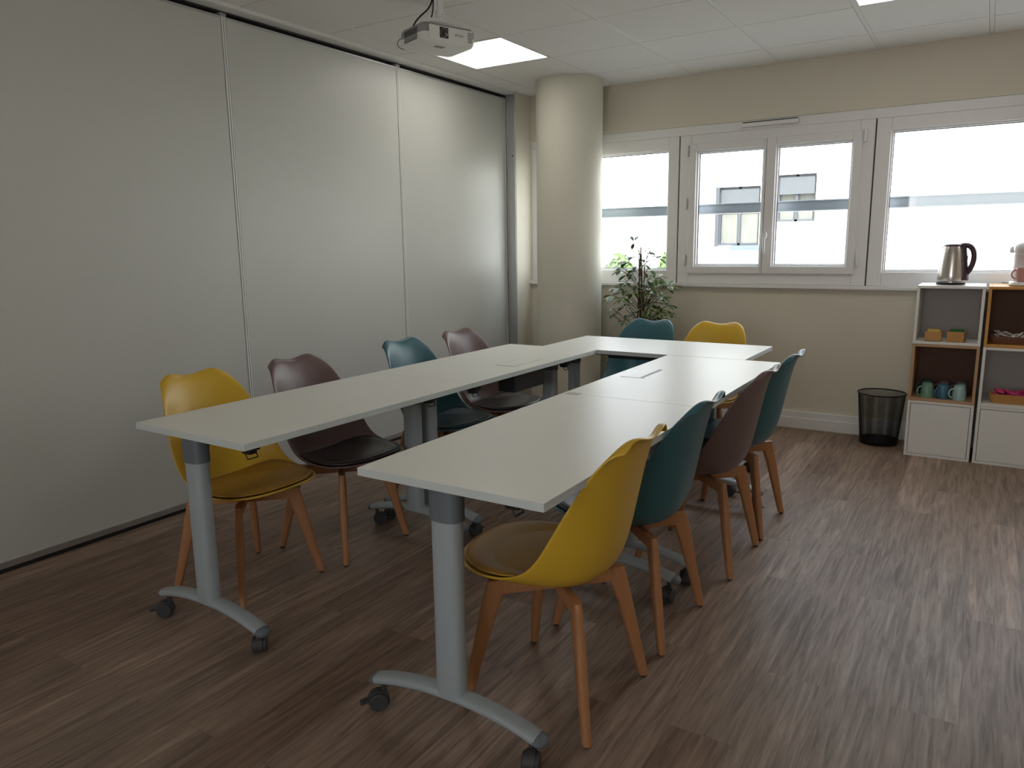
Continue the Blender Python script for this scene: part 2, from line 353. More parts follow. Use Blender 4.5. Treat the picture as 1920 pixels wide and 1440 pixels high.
tr = MB(); tr.box(-.055, .0, YB, -.236, 2.479, 2.487); trk = tr.build('ceiling_track', 'black')
tag(trk, 'dark ceiling track slot running above the movable wall panels', 'track')
b = MB(); b.box(-.055, .084, -.2395, -.2362, 0, 2.487); b.box(.080, .086, -.2435, -.2362, 0, 2.487); b.box(.010, .016, -.2425, -.2395, 0, 2.487); ps = b.build('wall_post', 'alu', bevel=.002)
tag(ps, 'upright aluminium closing post between the last wall panel and the corner', 'post')
MB().lathe([(0, 0), (.006, 0), (.006, .003), (0, .003)], 12, mtx=Matrix.Translation((.062, -.2395, 2.02)) @ Matrix.Rotation(PI/2, 4, 'X')).build('screw', 'black', ps)

# ------------------------------------------------------------ ceiling lights
def panel(x, y, label):
    t = thing('ceiling_light', label, 'light', (x, y, HC), 0, 'square ceiling light panels')
    b = MB(); frame_ = [(0, .6), (0, .6)]
    b.box(.004, .596, .004, .022, -.002, .016); b.box(.004, .596, .578, .596, -.002, .016); b.box(.004, .022, .022, .578, -.002, .016); b.box(.578, .596, .022, .578, -.002, .016)
    b.build('frame', 'tbar', t)
    box('diffuser', 'lamp', (.022, .578, .022, .578, .001, .012), t)
panel(gx, gy, 'square white lit ceiling panel behind the projector')
panel(gx+2.4, gy, 'square white lit ceiling panel cut off by the top edge of the photo')

panel(gx+4.8, gy, 'added unseen lit ceiling panel beyond the right edge of the photo')  # extra unseen panel, added as a light source

# ------------------------------------------------------------ tables
TL, TW, TH = 1.158, .569, .74
def oval(cx, cy, rx, ry, z, n=28, e=2.6):
    P = []
    for k in range(n):
        a = 2*PI*k/n; c, s = math.cos(a), math.sin(a)
        P.append(Vector((cx+rx*math.copysign(abs(c)**(2/e), c), cy+ry*math.copysign(abs(s)**(2/e), s), z)))
    return P
def caster(root, x, y, rz):
    T = Matrix.Translation((x, y, 0)) @ Matrix.Rotation(rz, 4, 'Z')
    b = MB()
    b.cyl(T @ Vector((0, 0, .05)), T @ Vector((0, 0, .092)), .008, n=12)
    # hood: half tyre cover between the wheels
    pr = [(.0, .031), (.007, .031), (.013, .0275)]
    ring = []
    for w_ in (-.012, .012):
        ring.append([T @ Vector((.016+.031*math.cos(a), w_, .029+.031*math.sin(a))) for a in [i*PI/12 for i in range(-1, 15)]] + [T @ Vector((.016, w_, .02))])
    b.grid(ring, closeu=True, cap=True)
    b.box(.035, .062, -.011, .011, .036, .042, T @ Matrix.Rotation(math.radians(12), 4, 'Y'))
    c = b.build('caster', 'rubber', root, smooth=35)
    for s in (-1, 1):
        R = T @ Matrix.Translation((.016, s*.0165, .027)) @ Matrix.Rotation(PI/2*s, 4, 'X')
        m = MB(); m.lathe([(0, -.006), (.024, -.006), (.027, -.003), (.027, .004), (.0245, .007), (.020, .0075), (.019, .006), (0, .0075)], 28, mtx=R)
        m.build('wheel', 'rubber', c, smooth=30)
def table(label, loc, rz, off, off2, first=.066, second=.066, seed=0):
    rnd = random.Random(seed)
    t = thing('folding_table', label, 'table', loc, rz, 'white wheeled tables of the U')
    tp = MB().box(0, TW, 0.0008, TL-.0008, TH-.022, TH); o = tp.build('tabletop', ['top', 'edge'], t, bevel=.0012)
    for p in o.data.polygons:
        if abs(p.normal.z) < .5: p.material_index = 1
    for ly, of_ in ((first, off), (TL-second, off2)):
        lx = TW/2+of_
        c = MB(); c.sweep([oval(lx, ly, .043, .030, z) for z in (.124, .64)])
        c.build('column', 'leg', t, smooth=40)
        k = MB(); k.sweep([oval(lx, ly, .047, .034, z) for z in (.622, .630, .700)]+[oval(lx, ly, .045, .032, .714)]); k.box(lx-.07, lx+.07, ly-.028, ly+.028, .706, .718); k.build('collar', 'collar', t, smooth=40)
        rings = []; n = 17
        for i in range(n):
            u = -1+2*i/(n-1); x = lx+.266*u; z = .127-.032*u*u - .006*abs(u)**4; sl = math.atan(-.064*u/.266)
            ring = []
            for q in range(20):
                a = 2*PI*q/20; c_, s_ = math.cos(a), math.sin(a)
                yy = .027*math.copysign(abs(c_)**.8, c_); zz = .0145*math.copysign(abs(s_)**.8, s_)
                ring.append(Vector((x-zz*math.sin(sl), ly+yy, z+zz*math.cos(sl))))
            rings.append(ring)
        fb = MB().sweep(rings).build('foot_beam', 'leg', t, smooth=50)
        for s in (-1, 1):
            ends = []
            for (du, sc) in ((0, 1.04), (.010, 1.03), (.020, .88), (.027, .55), (.029, .15)):
                x = lx+s*(.264+du); z = .0885-du*.22
                ends.append([Vector((x, ly+.027*sc*math.cos(2*PI*q/20), z+.0150*sc*math.sin(2*PI*q/20))) for q in range(20)])
            MB().sweep(ends).build('end_cap', 'collar', fb, smooth=60)
            caster(t, lx+s*.248, ly, rnd.uniform(-.5, .5)+(PI/2 if rnd.random() < .5 else -PI/2)+s*.5)
    lx = TW/2+(off+off2)/2
    b = MB(); b.box(lx-.020, lx+.020, first+.03, TL-second-.03, .672, .70); b.box(lx-.008, lx+.008, first+.2, TL-second-.2, .655, .675); b.build('crossbar', 'black', t, bevel=.003)
    for ly in (first+.075, TL-second-.075):
        b = MB(); b.box(lx-.06, lx+.20, ly-.012, ly+.012, .690, .717); b.box(lx+.13, lx+.20, ly-.022, ly+.022, .668, .705); b.box(lx+.15, lx+.19, ly-.016, ly+.016, .655, .67); b.build('folding_bracket', 'black', t, bevel=.004)
        b = MB(); b.tube([(lx+.175, ly-.02, .66), (lx+.185, ly-.02, .642), (lx+.185, ly+.02, .642), (lx+.175, ly+.02, .66)], .0025, 6); b.build('release_loop', 'black', t)
    return t
T1 = table('long white wheeled table at the near left, its near end facing the camera', (.957, -4.106, 0), -.0173, -.055, -.040, second=.020, seed=1)
T2 = table('white table with a closed socket flap, farther one of the left arm of the U', (.957+.0173*TL, -4.106+TL, 0), -.0173, -.045, .030, first=.095, second=.07, seed=2)
T3 = table('white wheeled table nearest the camera, front of the right arm of the U', (1.989, -4.120, 0), .003, -.04, -.065, second=.042, seed=3)
T4 = table('white table with an open socket flap, farther one of the right arm of the U', (1.989-.003*TL, -4.120+TL, 0), .003, -.05, -.05, first=.107, second=.045, seed=4)
T5 = table('white table laid crosswise that closes the far end of the U', (1.2227, -1.797+TW, 0), -PI/2-.0028, .06, -.05, first=.09, second=.085, seed=5)
def flap(parent, cx, cy, openit):
    b = MB(); frame_z = TH
    x0, x1, y0, y1 = cx-.054, cx+.054, cy-.125, cy+.125
    b.box(x0, x0+.004, y0, y1, TH-.02, TH+.0012); b.box(x1-.004, x1, y0, y1, TH-.02, TH+.0012); b.box(x0, x1, y0, y0+.004, TH-.02, TH+.0012); b.box(x0, x1, y1-.004, y1, TH-.02, TH+.0012)
    f = b.build('socket_frame', 'alu', parent)
    box('socket_lid', 'top', (x0+.004, x1-(.022 if openit else .006), y0+.004, y1-.004, TH-.003, TH+.0016), f)
    box('brush_slot', 'black', (x1-.022 if openit else x1-.0065, x1-.004, y0+.004, y1-.004, TH-.01, TH+.0008), f)
flap(T2, 1.417-.977-.006, -2.375+2.948, False)
flap(T4, 2.088-1.985, -2.395+2.962, True)
for tt, cx, cy, s in ((T4, .045, .012, 1), (T3, .045, TL-.012, -1)):
    b = MB()
    for q in range(5): b.box(cx-.028+q*.012, cx-.022+q*.012, cy-.010, cy+.010, TH-.001, TH+.0007)
    b.build('table_number_plate', 'portg', tt)
# black cable box under the far left table
MB().box(.36, .46, .50, .78, .60, .70).build('cable_tray', 'black', T2, bevel=.004)
MB().box(.10, .20, .50, .78, .60, .70).build('cable_tray', 'black', T4, bevel=.004)

# ------------------------------------------------------------ chairs
# shell rows front to top: centre (depth, height), half width, side edge (depth, height)
ROWS = [(.262, .434, .060, .262, .435), (.254, .430, .122, .254, .435), (.225, .420, .170, .227, .433), (.168, .404, .204, .180, .430), (.09, .389, .222, .128, .430), (.01, .381, .227, .074, .434),
        (-.075, .383, .228, .022, .445), (-.138, .400, .228, -.026, .468), (-.172, .442, .228, -.063, .512), (-.190, .505, .226, -.092, .563), (-.205, .580, .217, -.120, .617), (-.219, .655, .203, -.150, .674),
        (-.233, .722, .188, -.180, .728), (-.247, .772, .174, -.208, .768), (-.260, .802, .163, -.233, .792), (-.274, .817, .154, -.255, .802), (-.290, .819, .147, -.274, .801)]
def shell_pt(i, u):
    d, z, w_, ed, ez = ROWS[i]; k = abs(u)**2.3; e = min(max(0, (i-10)/4), 1)
    lift = .018*e*e*(math.sin(min(abs(u)/.66, 1)*PI/2)**2) - .030*e*e*(max(0, abs(u)-.62)/.38)**2 + .010*e*e*k
    return Vector((d+(ed-d)*k, w_*math.copysign(abs(u)**.92, u), z+(ez-z)*k+lift))
def shell_grid(sub=12): return [[shell_pt(i, -1+2*j/sub) for j in range(sub+1)] for i in range(len(ROWS))]
def pan(x, y):
    pts = []
    for i in range(12):
        u = min(1, abs(y)/ROWS[i][2])**(1/.92); p = shell_pt(i, u); pts.append((p.x, p.z))
    if x >= pts[0][0]: return pts[0][1]
    for (x0, z0), (x1, z1) in zip(pts, pts[1:]):
        if x0 >= x >= x1 and x0 > x1: return z0+(z1-z0)*(x0-x)/(x0-x1)
    return pts[-1][1]
def make_chair(col_):
    t = thing('shell_chair', 'x', 'chair')
    b = MB(); b.grid(shell_grid(14)); sh = b.build('seat_shell', col_, t, smooth=180)
    so_ = sh.modifiers.new('thick', 'SOLIDIFY'); so_.thickness = .009; so_.offset = -1
    ss = sh.modifiers.new('sub', 'SUBSURF'); ss.levels = 2; ss.render_levels = 2
    # cushion following the seat pan
    b = MB(); n = 40; rings = []
    for rr, dz in ((.02, .020), (.07, .020), (.12, .020), (.16, .019), (.19, .017), (.207, .012), (.213, .005), (.210, .0)):
        ring = []
        for k in range(n):
            a = 2*PI*k/n; ca, sa = math.cos(a), math.sin(a); x = .060+rr*.92*math.copysign(abs(ca)**.84, ca); y = rr*.985*math.copysign(abs(sa)**.84, sa)
            ring.append(Vector((x, y, pan(x, y)+.006+dz)))
        rings.append(ring)
    b.grid(rings, closeu=True, cap=True); cu = b.build('cushion', col_+'_c', t, smooth=60)
    b = MB(); loop = []
    for k in range(61):
        a = 2*PI*k/60; ca, sa = math.cos(a), math.sin(a); x = .060+.198*math.copysign(abs(ca)**.84, ca); y = .213*math.copysign(abs(sa)**.84, sa)
        loop.append(Vector((x, y, pan(x, y)+.009)))
    b.tube(loop, .0032, 6); b.build('piping', col_+'_c', cu, smooth=60)
    # wooden base: crossed rails and an apron, four tapered splayed legs
    b = MB()
    for a in (PI/4, -PI/4):
        T = Matrix.Rotation(a, 4, 'Z'); b.box(-.195, .195, -.012, .012, .328, .369, T)
    fr_ = b.build('leg_frame', 'beech', t, bevel=.004)
    MB().box(-.055, .055, -.055, .055, .366, .376).build('mounting_plate', 'black', fr_)
    for sx_ in (1, -1):
        for sy_ in (1, -1):
            a = math.atan2(sy_, sx_); q = Matrix.Rotation(a, 4, 'Z')
            L = []
            for (r, z, wa, wb) in ((.276, .007, .0150, .0125), (.262, .06, .0165, .0135), (.236, .16, .0195, .0150), (.208, .27, .0240, .0145), (.188, .335, .029, .012), (.176, .372, .030, .012)):
                e = 2.2+z*6
                L.append([q @ Vector((r+wa*math.copysign(abs(math.cos(g))**(2/e), math.cos(g)), wb*math.copysign(abs(math.sin(g))**(2/e), math.sin(g)), z)) for g in [2*PI*k/20 for k in range(20)]])
            lg = MB().sweep(L).build('leg', 'beech', t, smooth=35)
            m = MB(); m.cyl(q @ Vector((.277, 0, 0)), q @ Vector((.276, 0, .008)), .0095, n=12); m.build('foot_glide', 'black', lg)
    return t
protos = {}
def chair(col_, x, y, rz, label):
    if col_ not in protos: protos[col_] = o = make_chair(col_)
    else: o = copy_tree(protos[col_])
    o.location = (x, y, 0); o.rotation_euler = (0, 0, rz); tag(o, label, 'chair', 'shell chairs around the tables'); return o
chair('yellow', .945, -3.685, 0, 'mustard yellow chair by the wall panels, its seat tucked under the near left table')
chair('mauve', .99, -3.20, .0, 'taupe chair between the left yellow chair and the left teal chair')
chair('teal', 1.00, -2.47, .0, 'teal chair with its back to the wall panels, third along the left side')
chair('mauve', 1.01, -1.97, .0, 'taupe chair farthest along the left side, beside the aluminium post')
chair('yellow', 2.37, -3.715, PI, 'mustard yellow chair in the foreground, seen from behind, nearest to the camera')
chair('teal', 2.375, -3.185, PI, 'teal chair right behind the foreground yellow chair, backed to the open floor')
chair('mauve', 2.405, -2.52, PI, 'taupe chair on the right side, between two teal chairs')
chair('teal', 2.405, -2.045, PI, 'teal chair farthest along the right side, with a pale glint on its top')
chair('teal', 1.53, -1.19, -PI/2-.04, 'teal chair at the far end of the U, in front of the plant')
chair('yellow', 1.985, -1.19, -PI/2, 'mustard yellow chair at the far end of the U, under the window')

# ------------------------------------------------------------ projector
pc = Vector((.98, -2.388, 0)); pyaw = math.radians(69)   # local X along the front face, local -Y is the lens side
t = thing('ceiling_projector', 'white video projector hanging upside down under the ceiling tiles', 'projector', (pc.x, pc.y, 2.262), pyaw)
def rrect(hx, hy, r, z, n=6, cx=0, cy=0):
    P = []
    for qx, qy, a0 in ((1, 1, 0), (-1, 1, PI/2), (-1, -1, PI), (1, -1, 3*PI/2)):
        for k in range(n+1):
            a = a0+PI/2*k/n; P.append(Vector((cx+qx*(hx-r)+r*math.cos(a), cy+qy*(hy-r)+r*math.sin(a), z)))
    return P
b = MB(); b.sweep([rrect(.128, .098, .03, .0), rrect(.142, .110, .032, .006), rrect(.149, .116, .032, .020), rrect(.150, .117, .032, .045)]); b.build('lower_shell', 'proj', t, smooth=50)
b = MB(); b.sweep([rrect(.150, .117, .032, .045), rrect(.149, .116, .03, .075), rrect(.140, .108, .03, .088)]); b.build('upper_shell', 'projd', t, smooth=50)
b = MB(); b.box(-.118, .126, -.1215, -.112, .010, .078, bev=.004); b.build('front_plate', 'proj', t)
b = MB(); b.box(-.062, -.014, -.125, -.118, .024, .072, bev=.003); ls = b.build('lens_window', 'black', t)
MB().lathe([(0, 0), (.019, 0), (.0185, .004), (0, .008)], 28, mtx=Matrix.Translation((-.038, -.1245, .048)) @ Matrix.Rotation(PI/2, 4, 'X')).build('lens', 'lens', ls, smooth=40)
MB().lathe([(.019, 0), (.021, 0), (.021, .003), (.019, .003)], 28, cap=False, mtx=Matrix.Translation((-.038, -.1245, .048)) @ Matrix.Rotation(PI/2, 4, 'X')).build('lens_ring', 'projd', ls)
b = MB()
for r_ in range(9): b.box(-.1512, -.146, -.062, .062, .020+r_*.006, .0226+r_*.006)
b.build('side_vent', 'black', t)
b = MB()
for r_ in range(9): b.box(.1475, .1512, -.085, .055, .020+r_*.006, .0226+r_*.006)
for r_ in range(7): b.box(.096+.0, .122, -.1228, -.119, .022+r_*.007, .0245+r_*.007)
b.build('front_vent', 'black', t)
b = MB(); b.box(-.05, .0, -.07, -.04, -.0012, .002); b.build('focus_recess', 'projd', t)
cu = bpy.data.curves.new('wordmark', 'FONT'); cu.body = 'EPSON'; cu.size = .016; cu.extrude = .0005; cu.align_x = 'CENTER'
_t = bpy.data.objects.new('wordmark_text', cu); C.objects.link(_t); bpy.context.view_layer.update()
me_ = bpy.data.meshes.new_from_object(_t.evaluated_get(bpy.context.evaluated_depsgraph_get())); bpy.data.objects.remove(_t); me_.name = 'wordmark'; me_.materials.clear(); me_.materials.append(MT['projd'])
wm = bpy.data.objects.new('wordmark', me_); C.objects.link(wm); wm.parent = t; wm.location = (.045, -.1222, .040); wm.rotation_euler = (PI/2, 0, 0)
# ceiling mount: plate, arms, pole
b = MB(); b.box(-.07, .115, -.045, .055, .112, .116); b.box(-.07, .115, -.045, -.041, .104, .130); b.box(-.07, .115, .051, .055, .104, .130)
for p in ((-.11, -.085), (.12, -.08), (-.11, .085), (.12, .08)): b.tube([(p[0]*.55, p[1]*.5, .112), (p[0], p[1], .094)], .005, 8)
b.tube([(-.07, -.05, .092), (-.11, -.085, .092)], .006, 8); b.tube([(.09, -.05, .092), (.12, -.08, .092)], .006, 8); b.tube([(-.07, .05, .092), (-.11, .085, .092)], .006, 8); b.tube([(.09, .05, .092), (.12, .08, .092)], .006, 8)
for p in ((-.11, -.085), (.12, -.08), (-.11, .085), (.12, .08)): b.cyl((p[0], p[1], .084), (p[0], p[1], .098), .010)
mt_ = b.build('mount_plate', 'proj', t, smooth=40)
b = MB(); b.lathe([(.020, .104), (.020, .135), (.017, .137), (.017, .243)], 24, (.02, 0, 0)); b.lathe([(.023, .150), (.023, .175)], 24, (.02, 0, 0)); b.cyl((.02, -.03, .162), (.02, .03, .162), .004); b.lathe([(.055, .236), (.055, .2425)], 28, (.02, 0, 0)); b.build('pole', 'proj', t, smooth=40)
def bez(p, n=20):
    p = [Vector(q) for q in p]; out = []
    for k in range(n+1):
        s = k/n; q = p[:]
        while len(q) > 1: q = [q[i]*(1-s)+q[i+1]*s for i in range(len(q)-1)]
        out.append(q[0])
    return out
b = MB(); b.tube(bez([(-.115, .05, .086), (-.09, .02, .17), (-.03, .02, .16), (-.01, .02, .24)]), .0042, 8); b.tube(bez([(-.04, .06, .086), (-.02, .03, .14), (0, .03, .16), (.0, .03, .24)]), .0035, 8); b.build('black_cable', 'cable', t, smooth=60)
b = MB(); b.tube(bez([(-.06, .11, .08), (-.12, .20, .10), (-.16, .19, .02), (-.10, .115, .01)], 24), .0025, 6); b.build('grey_cable', 'projd', t, smooth=60)

# ------------------------------------------------------------ storage cubes
s = .349; Y0, Y1 = -.414, -.034
def cube(label, x, level, m, back, door=False, group='stacked storage cubes'):
    t = thing('storage_cube', label, 'shelf', (x, Y0, level*s), 0, group); D = Y1-Y0; th = .016
    b = MB(); b.box(0, th, 0, D, 0, s-.001); b.box(s-th, s, 0, D, 0, s-.001); b.box(th, s-th, 0, D, 0, th); b.box(th, s-th, 0, D, s-.001-th, s-.001)
    b.build('carcass', m, t, bevel=.0015)
    box('back_panel', back, (th, s-th, D-.012, D-.004, th, s-.001-th), t)
    if door:
        MB().box(th+.0025, s-th-.0025, .001, .017, th+.0025, s-th-.0035).build('door', 'white', t, bevel=.001)
        box('shadow_gap', 'gap', (th, s-th, .018, .022, th, s-.001-th), t)
    return t
xl, xr = 3.014, 3.378
cube('white cube with a flush door at the foot of the left stack', xl, 0, 'white', 'whiteback', True)
cube('light oak cube holding upturned mugs, middle of the left stack', xl, 1, 'oak', 'cubeback')
cube('open white cube holding two small tea boxes, top of the left stack', xl, 2, 'white', 'whiteback')
cube('white cube with a flush door at the foot of the right stack', xr, 0, 'white', 'whiteback', True)
cube('open white cube holding a tray of pink sachets, middle of the right stack', xr, 1, 'white', 'whiteback')
cube('amber wood cube holding a wooden tray, top of the right stack', xr, 2, 'amber', 'cubeback')

def tea_box(label, x, y, rz, fill, h):
    t = thing('tea_box', label, 'box', (x, y, 2*s+.0162), rz, 'small bamboo tea boxes')
    w_, d_, hh = .088, .075, h
    b = MB(); b.box(-w_/2, w_/2, -d_/2, -d_/2+.006, 0, hh); b.box(-w_/2, w_/2, d_/2-.006, d_/2, 0, hh); b.box(-w_/2, -w_/2+.006, -d_/2+.006, d_/2-.006, 0, hh); b.box(w_/2-.006, w_/2, -d_/2+.006, d_/2-.006, 0, hh); b.box(-w_/2, w_/2, -d_/2, d_/2, 0, .005)
    b.build('box_body', 'bamboo', t, bevel=.001)
    rnd = random.Random(int(x*1000)); b = MB()
    for k in range(7):
        yy = -d_/2+.012+k*.0085
        b.box(-w_/2+.010+rnd.uniform(0, .004), w_/2-.010, yy, yy+.004, .01, hh+.008+rnd.uniform(-.004, .006), Matrix.Rotation(rnd.uniform(-.05, .05), 4, 'X'))
    tag(b.build('tea_sachets', fill, t), kind='stuff')
tea_box('small bamboo box of yellow tea sachets, left in the top white cube', 3.118, -.368, 0, 'yel', .058)
tea_box('small bamboo box of green tea sachets, right in the top white cube', 3.237, -.365, -.12, 'green', .062)

def tray(name, label, x, y, z, w_, d_, h, m, fillm, kind_label):
    t = thing(name, label, 'tray', (x, y, z), 0)
    b = MB(); b.sweep([rrect(w_/2-.012, d_/2-.012, .02, 0), rrect(w_/2-.003, d_/2-.003, .02, h*.5), rrect(w_/2, d_/2, .02, h), rrect(w_/2-.006, d_/2-.006, .018, h), rrect(w_/2-.012, d_/2-.012, .016, .008)]); b.build('tray_body', m, t, smooth=30)
    rnd = random.Random(5); b = MB()
    for k in range(26):
        T = Matrix.Translation((rnd.uniform(-w_/2+.04, w_/2-.04), rnd.uniform(-d_/2+.03, d_/2-.03), h+rnd.uniform(-.012, .014))) @ Euler((rnd.uniform(-.5, .5), rnd.uniform(-.6, .6), rnd.uniform(0, PI))).to_matrix().to_4x4()
        if fillm == 'paper': b.box(-.038, .038, -.006, .006, -.0016, .0016, T, bev=.001)
        else: b.box(-.022, .022, -.015, .015, -.006, .006, T, bev=.004)
    tag(b.build('sachets', fillm, t), kind='stuff')
tray('wooden_tray', 'dark wooden tray of white sugar sticks in the amber cube', 3.545, -.335, 2*s+.0162, .27, .12, .045, 'cubeback', 'paper', '')
tray('wooden_basket', 'pale wooden tray of pink sachets in the right middle cube', 3.555, -.325, s+.0162, .25, .12, .055, 'bamboo', 'magenta', '')
def mug(label, x, y, m, z, rz, up_=False):
    t = thing('mug', label, 'mug', (x, y, z), rz, 'mugs in the oak cube')
    h, r = .088, .038
    # upside down: wide rim below, narrower foot above
    prof = [(.034, 0), (.0365, .001), (.0375, .02), (.0365, .045), (.033, .070), (.029, .083), (.0275, .088), (.0275, .084), (.0, .084)]
    ins = [(.0, .078), (.028, .072), (.034, .04), (.034, .001)]
    b = MB(); b.lathe(ins[::1]+[(.0345, .0)]+[(.0350, 0)]+prof[1:], 32, cap=False); b.build('mug_body', m, t, smooth=50)
    b = MB(); b.tube(bez([(-.036, 0, .068), (-.066, 0, .070), (-.072, 0, .03), (-.056, 0, .012), (-.039, 0, .016)], 14), .0048, 8); b.build('handle', m, t, smooth=60)
    return t
zm = s+.0164
mug('sage green mug upturned at the left front of the oak cube', 3.110, -.360, 'cup_g', zm, .6)
mug('dark blue mug upturned between the sage and the aqua mug', 3.193, -.358, 'cup_b', zm, .9)
mug('pale aqua mug upturned at the right front of the oak cube', 3.280, -.366, 'cup_l', zm, .55)
mug('dark teal mug upturned behind the sage green mug', 3.100, -.240, 'cup_d', zm, .2)
mug('rose brown mug upturned behind the dark blue mug', 3.193, -.250, 'cup_m', zm, .4)
mug('grey mug upturned behind the pale aqua mug', 3.285, -.250, 'cup_s', zm, .1)

# kettle
zt = 3*s+.0005
t = thing('electric_kettle', 'brushed steel electric kettle with a dark plum handle on the left cube stack', 'kettle', (3.178, -.25, zt), math.radians(-16))
b = MB(); b.lathe([(.0, 0), (.076, 0), (.078, .004), (.078, .008), (.074, .010)], 48); b.lathe([(.074, .010), (.0765, .012), (.0765, .020), (.070, .022)], 48); b.build('power_base', 'black', t, smooth=40)
b = MB(); b.lathe([(.0735, .0225), (.0745, .026), (.073, .06), (.069, .11), (.062, .17), (.055, .215), (.052, .226)], 64); kb = b.build('steel_body', 'steel', t, smooth=60)
b = MB(); b.lathe([(.0755, .0125), (.077, .0135), (.077, .019), (.0755, .020)], 48, cap=False); b.build('base_ring', 'steel', t)
b = MB(); b.lathe([(.0525, .225), (.0515, .232), (.044, .238), (.02, .241), (0, .2415)], 48); b.build('lid', 'plum', t, smooth=50)
b = MB()
# handle spine down the body plus the grip loop
rings = []
for z, x, wy in ((.026, .0745, .030), (.07, .0725, .028), (.12, .068, .026), (.17, .062, .026), (.215, .055, .027), (.232, .050, .028)):
    rings.append([Vector((x+dx, dy, z)) for dx, dy in ((-.012, -wy), (.004, -wy), (.016, -wy*.5), (.016, wy*.5), (.004, wy), (-.012, wy))])
b.sweep(rings)
b.tube(bez([(.035, 0, .226), (.085, 0, .246), (.124, 0, .225), (.128, 0, .15), (.106, 0, .09), (.074, 0, .06)], 22), [.015]*23, 14)
b.build('handle', 'plum', t, smooth=50)
b = MB(); b.sweep([[Vector((-.050, -.014, .205)), Vector((-.050, .014, .205)), Vector((-.054, 0, .20))], [Vector((-.048, -.016, .227)), Vector((-.048, .016, .227)), Vector((-.066, 0, .226))]]); b.build('spout', 'steel', t)
box('water_gauge', 'lens', (.079, .0825, -.006, .006, .06, .17), t)

# coffee machine with a pink mug on its tray
mx_, my_ = 3.545, -.25
t = thing('coffee_machine', 'white rounded capsule coffee machine cut off by the right edge of the photo', 'coffee machine', (mx_, my_, zt), 0)
b = MB(); b.sweep([rrect(.068, .105, .05, 0), rrect(.074, .11, .05, .004), rrect(.074, .11, .05, .016), rrect(.069, .105, .05, .022)]); b.build('drip_tray', 'machine', t, smooth=50)
b = MB(); b.sweep([rrect(.062, .045, .03, .02, cy=.065), rrect(.060, .045, .03, .12, cy=.065), rrect(.060, .048, .03, .19, cy=.06)]); b.build('body', 'machine', t, smooth=50)
b = MB(); rings = []
for z, hx, hy, cy in ((.175, .030, .03, -.02), (.178, .052, .07, .0), (.19, .064, .092, .0), (.215, .068, .096, .0), (.235, .062, .088, .005), (.248, .045, .065, .01), (.252, .02, .03, .01)): rings.append(rrect(hx, hy, min(hx, hy)*.85, z, cy=cy))
b.sweep(rings); b.build('head', 'machine', t, smooth=60)
b = MB(); b.lathe([(.016, .158), (.02, .178)], 20, (0, -.045, 0)); b.build('spout', 'projd', t, smooth=40)
b = MB(); b.sweep([rrect(.012, .035, .01, .185, cx=-.072, cy=.04), rrect(.014, .038, .012, .205, cx=-.072, cy=.04), rrect(.010, .030, .008, .222, cx=-.068, cy=.04)]); b.build('lever', 'machine', t, smooth=50)
t = thing('coffee_cup', 'pink coffee mug standing on the drip tray of the white coffee machine', 'mug', (3.537, -.305, zt+.0222), math.radians(10))
b = MB(); b.lathe([(0, .003), (.028, .0), (.034, .003), (.038, .02), (.0385, .078), (.0355, .078), (.035, .02), (.028, .008), (0, .007)], 32, cap=False); b.build('mug_body', 'pink', t, smooth=50)
b = MB(); b.tube(bez([(-.037, 0, .066), (-.064, 0, .07), (-.066, 0, .018), (-.036, 0, .018)], 12), .0045, 8); b.build('handle', 'pink', t, smooth=60)
b = MB(); b.tube(bez([(3.485, -.15, zt+.005), (3.455, -.12, zt+.005), (3.45, -.08, zt+.005), (3.44, -.05, zt+.005)], 10), .003, 6)
tag(b.build('power_cord', 'cable', smooth=60), 'short black cord lying behind the coffee machine on the cube top', 'cord')
b = MB(); b.tube(bez([(2.99, -.05, .19), (2.97, -.10, .17), (2.955, -.12, .03), (2.985, -.10, .006), (3.0, -.06, .006)], 18), .003, 6)
tag(b.build('white_cord', 'wcable', smooth=60), 'thin white cord hanging to the floor between the bin and the cubes', 'cord')

# ------------------------------------------------------------ wire bin
bx, by = 2.845, -.176
t = thing('waste_bin', 'black wire mesh waste bin on the floor beside the cubes', 'bin', (bx, by, 0), 0)
b = MB(); n = 150; rb, rt_, hh = .113, .141, .335
for k in range(n):
    a = 2*PI*k/n; c_, s_ = math.cos(a), math.sin(a)
    b.box(-.00075, .00075, -.0004, .0004, 0, 1, Matrix(((-s_, c_, 0, 0), (c_, s_, 0, 0), (0, 0, 1, 0), (0, 0, 0, 1))) @ Matrix(((1, 0, 0, 0), (0, 1, (rt_-rb), rb), (0, 0, hh-.012, .008), (0, 0, 0, 1))))
for k in range(1, 62):
    z = .008+k*(hh-.014)/62; r = rb+(rt_-rb)*k/62
    P = [[Vector((r_*math.cos(2*PI*q/48), r_*math.sin(2*PI*q/48), z+dz)) for q in range(48)] for r_, dz in ((r-.0004, 0), (r+.0004, 0), (r+.0004, .0007), (r-.0004, .0007))]
    b.grid(P, closeu=True, closev=True)
b.build('mesh_side', 'mesh', t)
b = MB(); b.lathe([(0, .001), (rb, .001), (rb+.003, .006), (rb+.004, .030), (rb+.0025, .030), (rb-.002, .008), (0, .008)], 48, cap=False); b.build('base_pan', 'mesh', t, smooth=40)
b = MB(); R_, P = rt_+.002, []
for q in range(10):
    a = 2*PI*q/10; P.append([Vector(((R_+.0045*math.cos(a))*math.cos(2*PI*k/64), (R_+.0045*math.cos(a))*math.sin(2*PI*k/64), hh+.0045*math.sin(a))) for k in range(64)])
b.grid(P, closeu=True, closev=True); b.build('rim', 'mesh', t, smooth=60)

